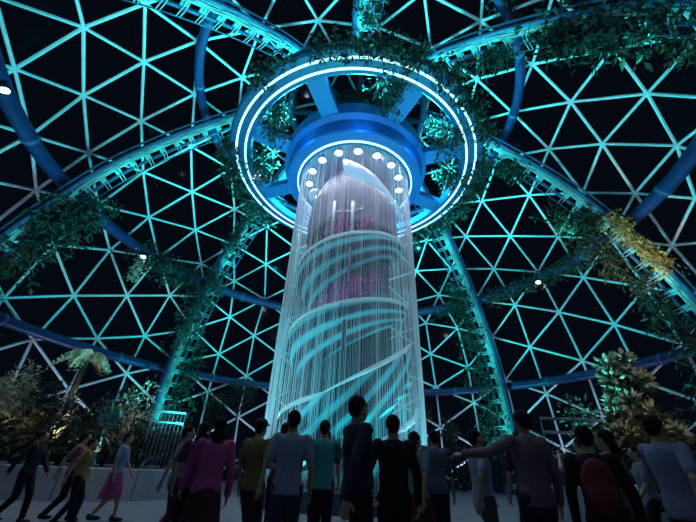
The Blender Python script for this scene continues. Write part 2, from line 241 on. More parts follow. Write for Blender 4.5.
# ------------------------------------------------------------------ arch ribs
PROF=[(4.6,21.25),(6.5,20.5),(8.6,19.2),(10.4,17.8),(12.2,16.2),(14,14.2),(15.4,12),(16.6,9.8),(17.4,7.8),(17.9,5),(18.1,2.5),(18.2,-1.1)]
def spline(pts,n):
    P=np.array(pts,float); d=np.r_[0,np.cumsum(np.hypot(*np.diff(P,axis=0).T))]; t=np.linspace(0,d[-1],n); out=[]
    m=np.gradient(P,d,axis=0)
    for x in t:
        i=min(max(np.searchsorted(d,x)-1,0),len(d)-2); h=d[i+1]-d[i]; u=(x-d[i])/h
        out.append((2*u**3-3*u*u+1)*P[i]+(u**3-2*u*u+u)*h*m[i]+(-2*u**3+3*u*u)*P[i+1]+(u**3-u*u)*h*m[i+1])
    return np.array(out),d[-1]
RP,RLEN=spline(PROF,61)
def rib(az,sg,label):
    a=R_(az); e=Vector((sin(a),-cos(a),0)); t=Vector((cos(a),sin(a),0))*sg
    base=cyl(RP[-1][0],az,-CZ); root=empty('arch_rib',base); tag(root,label,'arch rib','arch ribs of the dome')
    P=[AX+e*r+Vector((0,0,z+CZ)) for r,z in RP]; n=len(P)
    T=[(P[min(i+1,n-1)]-P[max(i-1,0)]).normalized() for i in range(n)]; Nn=[t.cross(x)*1 for x in T]
    Nn=[x if (x.dot(-e)-.3*x.z>0) or x.z<-.5 else -x for x in Nn]     # towards the inside
    off=lambda i,w,h: P[i]+t*w+Nn[i]*h
    for w,h,r in ((.62,0,.12),(-.25,0,.10)):
        m=MB(); m.tube([off(i,w,h) for i in range(n)],r,8); m.build('chord_tube',M['chord'],root)
    m=MB(); m.tube([off(i,-.72,.05) for i in range(n)],.035,6); m.build('guard_rail',M['chord'],root)
    m=MB(); m.tube([off(i,.74,-.28) for i in range(n)],.06,6); m.build('guard_rail',M['chord'],root)
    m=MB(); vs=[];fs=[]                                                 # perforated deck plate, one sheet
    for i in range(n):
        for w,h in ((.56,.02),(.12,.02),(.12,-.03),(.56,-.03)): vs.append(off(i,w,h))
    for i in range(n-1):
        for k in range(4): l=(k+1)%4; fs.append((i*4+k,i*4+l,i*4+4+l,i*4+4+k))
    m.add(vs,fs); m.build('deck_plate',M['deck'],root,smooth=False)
    for i in range(1,n-1,2):
        m=MB(); m.box(off(i,-.06,.0),.20,.17,.025,t,T[i],Nn[i]); m.build('cross_plate',M['deck'],root,smooth=False)
    for i in range(1,n-1,2):
        m=MB()
        for s_ in (-.09,.09):
            q_=T[i]*s_; m.tube([off(i,.45,.08)+q_,off(i,.1,.17)+q_,off(i,-.25,.14)+q_,off(i,-.5,.09)+q_,off(i,-.72,.05)+q_],.028,5)
        m.build('conduit_bracket',M['pipe'],root)
    m=MB(); m.tube([off(i,.3+.05*sin(i*1.7),.09) for i in range(n)],.04,5); m.tube([off(i,.42+.04*sin(i*1.1+1),.09) for i in range(n)],.035,5); m.build('conduit',M['pipe'],root)
    m=MB(); m.box(base+Vector((0,0,.08)),.5,.8,.08,e,t); m.build('base_plate',M['chord'],root,smooth=False)
    return root
RIBS=[(3,-1,'arch rib passing overhead from the halo straight towards the viewer'),(48,-1,'arch rib at upper right, sweeping out past the top right corner'),
(93,-1,'arch rib on the right, with golden dry foliage along its upper edge'),(138,-1,'arch rib behind right of the rain column, coming down steeply to the floor'),
(183,1,'arch rib hidden straight behind the rain column'),(-132,1,'arch rib behind left of the rain column, coming down steeply to the floor'),
(-87,1,'arch rib on the left, curving from the halo down to the left edge'),(-43,1,'arch rib at upper left, crossing the top edge of the view')]
for a in RIBS: rib(*a)
m=MB(); m.tube(circ(4.6,21.25,64),.22,10,True); tag(m.build('crown_ring',M['chord']),'blue grey crown ring at the dome top where the arch ribs meet','ring')

# ------------------------------------------------------------------ halo ring with hub
halo=tag(empty('halo_canopy',cyl(0,0,14.43)),'big blue halo ring with white light lines on spokes round the column head','canopy')
def hl(name,prof,m,n=128,closed=True,par=None):
    b=MB(); b.lathe(prof,(0,15,CZ),n,closed); return b.build(name,m,par or halo,smooth=False)
rb_=hl('ring_body',[(6.32,15.42),(7.40,15.42),(7.48,15.50),(7.48,15.95),(7.40,16.02),(6.32,16.02),(6.25,15.95),(6.25,15.5)],M['ring'])
for r in(6.577,7.063): hl('light_line',[(r-.05,15.37),(r+.05,15.37),(r+.05,15.425),(r-.05,15.425)],M['led'],128,True,rb_)
for k in range(8):
    az=3.5+22.5+45*k; a=R_(az); e=Vector((sin(a),-cos(a),0)); t=Vector((cos(a),sin(a),0))
    b=MB(); b.box(AX+e*5.25+Vector((0,0,15.75+CZ)),1.12,.47,.2,e,t); b.build('spoke',M['spoke'],halo,smooth=False)
hd_=hl('hub_drum',[(3.42,14.45),(3.92,14.45),(4.0,14.55),(4.05,15.3),(4.3,15.5),(4.3,16.3),(3.9,16.5),(3.4,16.6),(3.35,15.2)],M['drum'])
hl('core_shaft',[(2.2,16.5),(2.2,21.0),(2.0,21.0),(2.0,16.5)],M['fixture'],48)
hl('light_line',[(3.33,14.39),(3.41,14.39),(3.41,14.47),(3.33,14.47)],M['led'],128,True,hd_)
hl('rim_band',[(3.2,14.4),(3.33,14.4),(3.33,15.2),(3.2,15.2)],M['drum'])
b=MB(); b.lathe([(0,14.62),(3.3,14.62),(3.3,14.72),(0,14.72)],(0,15,CZ),96); b.build('ceiling_disc',M['disc'],halo,smooth=False)
m=MB()
for k in range(4):
    a=R_(45*k+3); e=Vector((sin(a),-cos(a),0)); t=Vector((cos(a),sin(a),0)); m.box(AX+Vector((0,0,21.25+CZ)),4.5,.12,.15,e,t)
m.build('hanger_beam',M['chord'],halo,smooth=False)
proto=None
for k in range(16):
    p=cyl(2.7,2.8+22.5*k,14.6)
    if proto is None:
        proto=tag(empty('downlight',p),'small round white downlight in the circle under the hub disc','lamp','downlights under the hub disc')
        m=MB(); m.lathe([(.21,0),(.27,0),(.27,-.16),(.21,-.16)],(p.x,p.y,p.z),20,True); h_=m.build('housing',M['disc'],proto)
        m=MB(); m.lathe([(0,-.10),(.1,-.14),(.21,-.12)],(p.x,p.y,p.z),20); l_=m.build('lens',M['lamp'],h_)
    else:
        r=proto.copy(); COL.objects.link(r); r.location=p
        c=h_.copy(); COL.objects.link(c); c.parent=r; d_=l_.copy(); COL.objects.link(d_); d_.parent=c

# ------------------------------------------------------------------ rain curtain: falling strings, nobody counts them
rain=MB(); NS=400; zt=14.6; zb=-.62
for i in range(NS):
    az=360*i/NS+random.uniform(-.18,.18); r=3.17+random.uniform(-.05,.02); rr=random.choice((.005,.007,.009,.013)); a=R_(az)
    nseg=9; prev=None; vs=[]
    for k in range(nseg+1):
        z=zt+(zb-zt)*k/nseg; wv=rr*(.8+.45*random.random()); c=cyl(r+random.uniform(-.01,.01),az+random.uniform(-.03,.03),z)
        for q_ in range(3): an=a+2*PI*q_/3; vs.append((c.x+wv*cos(an),c.y+wv*sin(an),c.z))
    fs=[(k*3+q_,k*3+(q_+1)%3,k*3+3+(q_+1)%3,k*3+3+q_) for k in range(nseg) for q_ in range(3)]
    rain.add(vs,fs)
tag(rain.build('rain_curtain',M['water']),'cylinder of falling white water strings hanging from the lit hub','water curtain',kind='stuff')
b=MB(); b.lathe([(3.6,0),(3.6,.5),(3.5,.55),(3.3,.55),(3.25,.5),(3.25,.35),(0,.35)],(0,15,0),72); tag(b.build('fountain_basin',M['basin'],smooth=False),'round dark basin catching the water at the column foot','basin')

# ------------------------------------------------------------------ spiral sculpture
spi=tag(empty('spiral_tower',(0,15,.36)),'twisting teal and violet spiral tower with white rims inside the water curtain','tower')
PITCH=3.37
def rimz(az): return 9.06+PITCH*az/360
SP=[(0,2.62),(.10,2.70),(.35,2.72),(.7,2.62),(1.1,2.4),(1.55,2.15),(2.1,1.93)]
CP=[(.25,1.93),(1.2,1.9),(2.3,1.88),(PITCH-.14,1.88),(PITCH-.02,2.58)]
hs=lambda az:.42+.58*(.5+.5*cos(R_(az+85)))
def sweep(a0,a1,prof,step=6,scale=lambda az:1.):
    vs=[];uv=[];n=int((a1-a0)/step)+1
    for i in range(n):
        az=a0+step*i
        for h,r in prof: hh=h*(hs(az) if prof is SP else 1); vs.append(cyl(r*scale(az),az,max(rimz(az)-hh,-.62))); uv.append((R_(az)*2.4,h))
    m=len(prof); fs=[(i*m+k,i*m+k+1,(i+1)*m+k+1,(i+1)*m+k) for i in range(n-1) for k in range(m-1)]
    return vs,uv,fs
def swept(name,a0,a1,prof,m,solid=.05,**k):
    vs,uv,fs=sweep(a0,a1,prof,**k); b=MB(); b.v=[tuple(v) for v in vs]; b.f=fs; o=b.build(name,m,spi)
    l=o.data.uv_layers.new(name='UVMap')
    for lp in o.data.loops: l.data[lp.index].uv=uv[lp.vertex_index]
    sm=o.modifiers.new('t','SOLIDIFY'); sm.thickness=solid; sm.offset=-1; return o
A0=-1010; A1=100
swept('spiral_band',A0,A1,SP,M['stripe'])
swept('core_wall',A0,A1,CP,M['core'])
b_=MB(); b_.lathe([(2.42,10.1),(2.45,11),(2.36,12.2),(2.05,13.4),(1.7,14.2),(1.6,14.6),(1.5,14.6),(1.6,14.2),(1.9,13.4),(2.2,10.1)],(0,15,CZ),72); b_.build('upper_core',M['shell'],spi)
m=MB(); m.tube([cyl(2.66,A0+6*i,max(rimz(A0+6*i)+.03,-.55)) for i in range(int((A1+20-A0)/6))],.095,8); m.build('rim',M['rim'],spi)
# steep drape near the foot and the white sweeping leaf near the top
def ribbon(name,pts,wid,m,thick=.05):
    b=MB(); vs=[];uv=[];fs=[]
    for i,(az,r,z) in enumerate(pts):
        w_=wid[i]
        for k in range(6):
            u=k/5; vs.append(cyl(r+.10*sin(PI*u),az+1.5*u,z-w_*u)); uv.append((R_(az)*2.4,w_*u+az*.02))
    for i in range(len(pts)-1):
        for k in range(5): fs.append((i*6+k,i*6+k+1,(i+1)*6+k+1,(i+1)*6+k))
    b.v=[tuple(v) for v in vs]; b.f=fs; o=b.build(name,m,spi); l=o.data.uv_layers.new(name='UVMap')
    for lp in o.data.loops: l.data[lp.index].uv=uv[lp.vertex_index]
    s_=o.modifiers.new('t','SOLIDIFY'); s_.thickness=thick; return o
dr=[(-100+17*i,2.78,.7+3.9*(i/10)**1.35) for i in range(11)]
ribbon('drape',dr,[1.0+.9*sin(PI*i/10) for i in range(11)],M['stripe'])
m=MB(); m.tube([cyl(2.82,a,z+.02) for a,r,z in dr[5:]],[.03,.06,.09,.1,.1,.05],8); m.build('drape_edge',M['rim'],spi)
dr2=[(-40+14*i,2.85,-.3+2.5*(i/9)**1.2) for i in range(10)]
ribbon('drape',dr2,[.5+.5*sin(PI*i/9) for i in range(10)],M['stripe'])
m=MB(); m.tube([cyl(2.9,a,z+.02) for a,r,z in dr2[4:]],[.03,.06,.09,.1,.1,.05],8); m.build('drape_edge',M['rim'],spi)
lf=[(-14+8.7*i,2.62+.015*i,14.0-2.7*(i/9)**1.25) for i in range(10)]
ribbon('white_leaf',lf,[1.0,1.25,1.2,1.0,.8,.65,.5,.4,.3,.15],M['rim'])
lf=[(-70+5*i,2.6,13.2-.5*i/5-.25*i*i/25) for i in range(6)]
ribbon('white_leaf',lf,[.6,.9,.9,.7,.45,.15],M['rim'])
for az,z0,h in ((-22,9.1,2.1),(-1,9.3,1.8)):
    m=MB(); m.tube([cyl(2.5,az,z0),cyl(2.5,az,z0+h)],.085,10); m.build('post',M['post'],spi)
m=MB(); m.tube([cyl(2.52,-30+5*i,rimz(-30+5*i)+1.55+.12*sin(i*.8)) for i in range(9)],.045,6); m.build('handrail',M['post'],spi)
m=MB(); m.tube([cyl(2.45,-2,5.8),cyl(2.45,-2,8.9)],.075,10); m.build('post',M['core'],spi)
m=MB(); m.tube([cyl(2.45,-4,2.4),cyl(2.45,-4,5.6)],.075,10); m.build('post',M['core'],spi)

# ------------------------------------------------------------------ planting
def rdir(droop=0): 
    v=Vector((random.gauss(0,1),random.gauss(0,1),random.gauss(0,1)-droop)); return v.normalized()
def cloud(m,c,rx,ry,rz,n,L,w,droop=.5,shell=.6):
    for _ in range(n):
        d=rdir(0); rr=shell+(1-shell)*random.random(); p=Vector(c)+Vector((d.x*rx,d.y*ry,d.z*rz))*rr
        m.leaf(p,(d+rdir(droop)*.8),L*random.uniform(.6,1.3),w*random.uniform(.7,1.3))
def drape(label,path,n,spread,hang,L=.34,w=.12,mats=('leaf',),name='trailing_plant',cat='plant',stem=True):
    o=None; path=[Vector(p) for p in path]
    for mi,mm in enumerate(mats):
        m=MB()
        for _ in range(n//len(mats)):
            i=random.random()*(len(path)-1); k=int(i); p=path[k].lerp(path[k+1],i-k)
            c=p+Vector((random.gauss(0,spread),random.gauss(0,spread),random.gauss(0,spread*.6)-abs(random.gauss(0,hang))))
            for _j in range(6):
                q_=c+Vector((random.gauss(0,.12),random.gauss(0,.12),random.gauss(0,.16))); m.leaf(q_,rdir(.9),L*random.uniform(.6,1.3),w*random.uniform(.7,1.4))
        if o is None: o=tag(m.build(name,M[mm],smooth=False,loc=path[0]),label,cat)
        else: 
            m.build('dry_foliage' if mm!='leaf' else 'foliage',M[mm],o,smooth=False)
    if stem:
        m=MB(); m.tube([p+Vector((0,0,-.05)) for p in path],.03,5); m.build('stem',M['trunk'],o)
    return o
def ribpath(az,i0,i1,dz=-.25,w=0):
    a=R_(az);t=Vector((cos(a),sin(a),0)); return [cyl(RP[i][0]-.25,az,RP[i][1]+dz)+t*w for i in range(i0,i1+1,2)]
# on the halo
for a0,a1,n,lab in ((-15,42,90,'dark leafy plants on the halo top edge nearest the viewer'),(42,68,45,'dark leafy tuft where the upper right rib meets the halo'),(75,112,85,'hanging foliage on the right side of the halo'),(112,150,80,'foliage fringe on the lower right of the halo'),(-128,-100,45,'foliage on the lower left of the halo'),(-100,-72,75,'hanging foliage on the left side of the halo'),(-45,-22,22,'thin leafy sprigs on the upper left of the halo')):
    drape(lab,circ(7.55,15.75,10,a0,a1),int(n*1.9),.30,.42,.32,.13,('leaf',))
for az,lab in ((14,'foliage curtain hanging inside the halo between two front spokes'),(55,'foliage hanging inside the halo on the upper right'),(88,'foliage hanging inside the halo beside the hub on the right'),(-85,'foliage hanging inside the halo beside the hub on the left'),(-50,'small foliage strand hanging inside the halo on the upper left')):
    p=cyl(5.7,az,16.6); drape(lab,[p,p+Vector((.1,0,-.8)),p+Vector((.3,.1,-1.6))],85,.42,.35,.3,.12)
# on the ribs
drape('dark foliage trailing along the overhead rib near the halo',ribpath(3,4,16),60,.4,.3)
drape('dark foliage mass on the upper right rib, past its middle',ribpath(48,17,25,-.1),190,.5,.42,.42,.16,('leaf','leaf'))
drape('dark fringe under the upper right rib near the halo',ribpath(48,7,14,-.25,.35),70,.3,.3)
drape('olive brown fringe under the outer end of the upper right rib',ribpath(48,25,33,-.35,.5),80,.35,.35,.34,.12,('leaf_dry','leaf'))
drape('dark foliage over the lit outer end of the upper right rib',ribpath(48,25,31,.5,-.7),50,.3,.1)
drape('dark foliage on the right rib near the halo',ribpath(93,13,18,-.1,.3),60,.32,.3,.36,.13)
drape('dark tuft on the right rib at its middle tube crossing',ribpath(93,26,29,0,.1),60,.36,.35,.4,.14)
drape('golden dry foliage on the upper edge of the right rib',ribpath(93,29,38,.15,-.8),190,.22,.2,.2,.1,('gold','gold'))
drape('brown green foliage hanging below the right rib',ribpath(93,22,40,-.4,.95),230,.36,.5,.36,.12,('leaf','leaf_dry'))
drape('dark foliage at the low end of the right rib',ribpath(93,40,50,-.3,.6),120,.5,.5,.36,.13,('leaf','leaf_dry'))
drape('dark foliage heap on the left rib where the middle tube meets it',ribpath(-87,30,37,-.1,-.2),210,.5,.5,.4,.14,('leaf','leaf'))
drape('dark brown green foliage on the lower end of the left rib',ribpath(-87,36,50,-.2,-.2),200,.5,.45,.38,.13,('leaf','leaf_dry'))
drape('leafy tuft hanging below the left rib end by the middle tube',ribpath(-87,27,33,-.7,-.9),80,.4,.5,.36,.13,('leaf','leaf_dry'))
drape('dark foliage round the rear left rib below the halo',ribpath(-132,13,24,-.1,.7),100,.42,.35)
drape('thick dark foliage round the rear left rib at middle height',ribpath(-132,26,40,-.2,.6),240,.6,.5)
drape('dark foliage round the foot of the rear left rib',ribpath(-132,40,57,-.2,-.7),190,.55,.4)
drape('dark foliage tuft on the rear right rib under the halo',ribpath(138,12,16),40,.35,.3)
drape('thick dark foliage on the rear right rib at middle height',ribpath(138,25,38,-.2,.6),200,.5,.5)
drape('dark foliage round the foot of the rear right rib',ribpath(138,38,56,-.2,.7),190,.55,.4)
drape('dark foliage along the middle tube right of the column',circ(16.1,13.1,14,104,134),300,.32,.28,.36,.12,('leaf','leaf_dry'))
drape('dark foliage along the middle tube left of the column',circ(16.1,13.1,8,-127,-109),220,.45,.7,.38,.13,('leaf','leaf'))
drape('dark foliage along the middle tube just right of the water curtain',circ(16.1,12.9,6,141,152),60,.3,.2)
drape('short foliage on the upper tube ring at top right',circ(10.2,20.2,5,40,52),40,.3,.2)
# bougainvillea on the spiral
for az,n,lab in ((-16,26,'magenta flowering shrub behind the upper rim of the spiral'),(14,12,'small magenta flowers right of the posts on the upper rim')):
    drape(lab,[cyl(2.3,az-6,rimz(az)+.2),cyl(2.3,az+6,rimz(az)+1.2)],n*2,.2,.1,.16,.13,('bougain','bougain'),'bougainvillea','flowering plant')
for az,n,lab in ((-18,14,'magenta flowers left of the pole on the second rim'),(0,30,'magenta flowering shrub at the pole on the second rim'),(24,8,'small magenta flower cluster right of the pole on the second rim')):
    drape(lab,[cyl(2.4,az-5,rimz(az)-PITCH+.2),cyl(2.4,az+5,rimz(az)-PITCH+1.3)],n*2,.18,.1,.16,.13,('bougain','bougain'),'bougainvillea','flowering plant')

# ground plants
def shrub(label,x,y,z0,h,rad,m1,n=260,L=.22,w=.09,name='shrub',cat='shrub',lumps=9):
    root=empty(name,(x,y,z0)); tag(root,label,cat)
    s=MB()
    for k in range(5):
        a=2*PI*k/5; s.tube([(x,y,z0-.05),(x+.25*rad*cos(a),y+.25*rad*sin(a),z0+h*.4),(x+.55*rad*cos(a),y+.55*rad*sin(a),z0+h*.7)],[.05,.035,.015],6)
    s.build('stem',M['trunk'],root)
    m=MB()
    for k in range(lumps):
        d=rdir(0); c=Vector((x+d.x*rad*.6,y+d.y*rad*.6,z0+h*.58+d.z*h*.28)); cloud(m,c,rad*.45,rad*.45,h*.25,n//lumps*2,L,w,.3,.5)
    m.build('foliage_crown',M[m1],root,smooth=False); return root
def tree(label,x,y,z0,h,rad,m1,n=400,L=.3,w=.11):
    root=empty('tree',(x,y,z0)); tag(root,label,'tree'); s=MB()
    s.tube([(x,y,z0-.05),(x+.1,y,z0+h*.4),(x-.05,y+.1,z0+h*.75)],[.11,.08,.05],8)
    for k in range(6): a=2*PI*k/6; s.tube([(x,y,z0+h*.6),(x+rad*.6*cos(a),y+rad*.6*sin(a),z0+h*.85)],[.04,.015],5)
    s.build('trunk',M['trunk'],root); m=MB()
    for k in range(10):
        d=rdir(0); cloud(m,(x+d.x*rad*.6,y+d.y*rad*.6,z0+h*.84+d.z*h*.1),rad*.42,rad*.42,h*.1,n//10,L,w,.4,.4)
    m.build('foliage_crown',M[m1],root,smooth=False); return root
def palm(label,x,y,z0,h,m1,n=26,L=1.3,name='flowering_palm'):
    root=empty(name,(x,y,z0)); tag(root,label,'plant'); s=MB(); s.tube([(x,y,z0-.05),(x+.05,y,z0+h*.5),(x,y,z0+h)],[.13,.10,.12],8); s.build('trunk',M['trunk'],root)
    m=MB()
    for k in range(n):
        a=2*PI*k/n*1.618*3; el=random.uniform(.0,1.0); d=Vector((cos(a)*cos(el),sin(a)*cos(el),sin(el))); p=Vector((x,y,z0+h)); prev=p
        for s_ in range(9):
            t=(s_+1)/9; q_=p+d*L*t+Vector((0,0,-1.0*L*t*t*.8)); sd=d.cross(Vector((0,0,1))).normalized()
            for sg in(-1,1): m.leaf(q_,sd*sg*.7+Vector((0,0,-.8))+d*.3,.30*L*(1.1-t*.6),.075*L)
    m.build('frond_head',M[m1],root,smooth=False); return root
SZ=.8
palm('pale cream drooping plume head on a thin trunk in the left planter',-10.0,13.1,SZ,3.65,'pale',24,1.0)
shrub('pale cream rounded bush at the left edge of the view',-11.9,12.6,SZ,3.0,1.05,'pale',420,.22,.1,lumps=7)
shrub('pale round flower ball bush beside the rear left rib',-7.7,13.7,SZ,2.9,.72,'pale',330,.16,.06,lumps=8)
shrub('yellow flowering low bush at the far left of the planter',-10.4,12.4,SZ,1.45,.6,'gold',150,.2,.09,lumps=6)
for x,y,h,r,mm,lab in ((-10.9,13.3,2.6,1.1,'greyleaf','grey green shrub under the plume head, towards the left edge'),(-9.3,12.9,2.2,1.0,'greyleaf','grey green shrub right in front of the plume trunk'),(-8.3,12.9,1.9,.9,'olive','olive shrub at the right front of the left planter'),(-8.9,14.6,2.6,1.0,'greyleaf','tall grey green shrub between plume head and round flower ball'),(-7.2,13.9,1.5,.7,'olive','low olive shrub below the round flower ball'),(-6.5,15.0,1.6,.8,'greyleaf','grey green shrub at the planter end nearest the column'),(-9.6,12.2,1.0,.6,'olive','low dark shrub on the front edge of the left planter'),(-12.4,14.2,2.8,1.2,'olive','large dark olive shrub at the back left of the planter')):
    shrub(lab,x,y,SZ,h,r,mm,330,.24,.08)
# right planter
def rosette_tree(x,y,z0,h):
    root=empty('rosette_tree',(x,y,z0)); tag(root,'tall clumped olive tree with pale rosettes in the right planter','tree'); s=MB(); s.tube([(x,y,z0-.05),(x,y,z0+h*.5),(x+.1,y,z0+h*.8)],[.2,.15,.08],8); m=MB(); pl=MB()
    for k in range(30):
        t=random.random(); a=random.uniform(0,2*PI); zz=z0+h*(.2+.8*t); rr=(.85-.45*t)*random.uniform(.5,1); c=Vector((x+rr*cos(a),y+rr*sin(a),zz))
        s.tube([(x,y,zz-.4),c],[.05,.03],5)
        for j in range(20):
            d=rdir(-.25); m.leaf(c+d*.05,d,.36,.12)
        cloud(m,c-Vector((0,0,.3)),.25,.25,.35,18,.3,.1,.6,.2)
        for j in range(26): d=rdir(-.8); pl.leaf(c+Vector((0,-.05,.1))+d*.2,d,.24,.13)
    s.build('trunk',M['trunk'],root); m.build('foliage_crown',M['olive'],root,smooth=False); pl.build('rosette',M['pale'],root,smooth=False)
rosette_tree(8.75,11.0,SZ,3.5)
shrub('brown dry bush left of the tall rosette tree',8.1,12.2,SZ,2.7,.95,'leaf_dry',300,.2,.07)
shrub('brown dry bush at the right edge of the view',12.0,12.0,SZ,3.0,1.1,'leaf_dry',300,.2,.07)
shrub('low olive shrub under the rosette tree',9.6,10.9,SZ,1.5,.8,'olive',260)
shrub('dark olive shrub behind the rosette tree',10.4,12.2,SZ,2.2,1.0,'olive',260)
# far planting along the dome wall
FAR=[(-146,17.2,2.7,1.5),(-157,17.8,3.3,1.4),(-166,17.4,2.6,1.5),(-175,17.6,2.4,1.6),(176,17.6,2.4,1.6),(167,17.4,3.0,1.5),(158,17.6,3.2,1.5),(149,17.3,2.8,1.5),(127,17.4,2.9,1.6),(117,17.6,2.7,1.5),(107,17.5,3.0,1.5),(-122,17.4,3.0,1.6),(-112,17.5,3.0,1.5),(-101,17.3,3.2,1.6)]
nm=['just left of the curtain foot','a little left of the curtain foot','behind the curtain, left','straight behind the curtain','behind the curtain, slightly right','behind the curtain, right','at the right of the curtain foot','between curtain and rear right rib','right of the rear right rib','behind the railing on the right','behind the right planter','left of the rear left rib','behind the left planter','at the far left of the dome wall']
for (az,r,h,rd),s_ in zip(FAR,nm):
    p=cyl(r,az,-CZ); shrub('dark hedge shrub at the dome wall '+s_,p.x,p.y,0,h,rd,'greyleaf',260,.34,.12)
for az,r,h,rd,lab in ((-149,16.8,7.3,1.3,'thin tree with a small crown left of the water curtain'),(-143,17.0,6.0,1.1,'shorter thin tree beside the rear left rib'),(158,16.6,6.0,1.1,'thin dark tree right of the water curtain foot'),(151,17,5.0,1.0,'low thin tree between the curtain and the rear right rib')):
    p=cyl(r,az,-CZ); tree(lab,p.x,p.y,0,h,rd,'olive')

# railings, panel
def railing(label,a,b,h0,zs,posts):
    a=Vector(a);b=Vector(b); root=empty('railing',(a.x,a.y,h0)); tag(root,label,'railing')
    for z in zs: m=MB(); m.tube([a+Vector((0,0,z)),b+Vector((0,0,z))],.04,8); m.build('rail_bar',M['rail'],root)
    for k in range(posts):
        p=a.lerp(b,k/(posts-1)); m=MB(); m.tube([(p.x,p.y,h0),(p.x,p.y,max(zs))],.012,6); m.build('baluster',M['rail'],root)
railing('pale two bar railing beside the rear left rib',(-6.9,13.3,0),(-6.0,13.9,0),.78,(2.3,2.65),9)
railing('white two bar railing left of the rosette tree',(5.6,10.6,0),(7.3,10.5,0),.0,(2.2,2.55),3)
b=MB(); b.box((-8.0,12.6,2.25),.35,.04,.22); b.tube([(-8.0,12.62,.8),(-8.0,12.62,2.1)],.04,8); tag(b.build('sign_board',M['panel'],smooth=False),'small blank teal board on a post in the left planter','board')

# floodlights on the middle tube
def flood(label,az,z,R,aimp,power,col=(.6,.75,1)):
    p=cyl(R,az,z); d=(Vector(aimp)-p).normalized(); root=empty('floodlight',p); tag(root,label,'lamp')
    x=d.cross(Vector((0,0,1))).normalized(); y=x.cross(d)
    m=MB(); m.tube([p-d*.22,p+d*.1],[.14,.2],12); m.tube([p-d*.1,p-d*.1+Vector((0,0,.3))],.03,6); hs_=m.build('housing',M['fixture'],root)
    m=MB(); m.tube([p+d*.1,p+d*.13],[.17,.17],12); m.build('lens',M['flare'],hs_)
    light('SPOT','flood_lamp',p+d*.2,power,col,aimp,75,.6,.12)
flood('bright floodlight on the middle tube, above the hanging flowers on the left',-110.5,12.45,15.9,cyl(14,-110,-1),900)
flood('bright floodlight among the foliage on the middle tube at right',117.5,12.6,15.9,cyl(13.5,112,-1),900)
flood('bright floodlight on the middle tube at the left edge of the view',-64,12.5,15.8,cyl(10,-80,-1),700)
flood('bright floodlight on the middle tube at the right edge of the view',69,12.5,15.8,cyl(11,80,-1),700)
p=cyl(15.6,-110,12.3); drape('pale white flower strand hanging under the left floodlight',[p,p+Vector((-.1,0,-.9)),p+Vector((-.2,.1,-1.7))],36,.14,.1,.2,.1,('pale','pale'),'flower_strand','plant')

# ------------------------------------------------------------------ people
def skin_mat(c): return mat('skin %.2f'%c[0],c,.5,var=.08,scale=10)
SK=[(.42,.24,.16),(.32,.18,.11),(.5,.31,.22)]; SKM=[skin_mat(c) for c in SK]
EYE=mat('eye white',(.7,.7,.7),.2); cloth_cache={}
def cloth(c):
    if c not in cloth_cache: cloth_cache[c]=mat('cloth %d'%len(cloth_cache),c,.85,var=.12,scale=40,spec=.2)
    return cloth_cache[c]
def cap(m,a,b,ra,rb,n=12):
    a=Vector(a);b=Vector(b); m.ell(a,ra,ra,ra,n,8); m.ell(b,rb,rb,rb,n,8); m.tube([a,b],[ra,rb],n)
def loft(m,rings,n=20):
    vs=[];fs=[]
    for (c,rx,ry,rot) in rings:
        c=Vector(c)
        for k in range(n):
            a=2*PI*k/n; x=rx*cos(a); y=ry*sin(a); vs.append(c+Vector((x*cos(rot)-y*sin(rot),x*sin(rot)+y*cos(rot),0)))
    for i in range(len(rings)-1):
        for k in range(n): l=(k+1)%n; fs.append((i*n+k,i*n+l,i*n+n+l,i*n+n+k))
    fs.append(tuple(range(n))[::-1]); fs.append(tuple((len(rings)-1)*n+k for k in range(n))); m.add(vs,fs)
def remesh(o,vox,sm=6,f=.5):
    r=o.modifiers.new('r','REMESH'); r.mode='VOXEL'; r.voxel_size=vox; r.use_smooth_shade=True
    if sm: s_=o.modifiers.new('s','SMOOTH'); s_.iterations=sm; s_.factor=f
    dg=bpy.context.evaluated_depsgraph_get(); me=bpy.data.meshes.new_from_object(o.evaluated_get(dg)); mt=o.data.materials[0]
    o.modifiers.clear(); o.data=me
    if not me.materials: me.materials.append(mt)
    me.shade_smooth(); return o
def ik(a,b,l1,l2,bend):       # middle joint between a and b
    a=Vector(a);b=Vector(b); d=b-a; L=min(d.length,(l1+l2)*.995); x=(l1*l1-l2*l2+L*L)/(2*L); h=math.sqrt(max(l1*l1-x*x,0)); n=d.normalized()
    q_=Vector(bend)-n*Vector(bend).dot(n); q_.normalize(); return a+n*x+q_*h
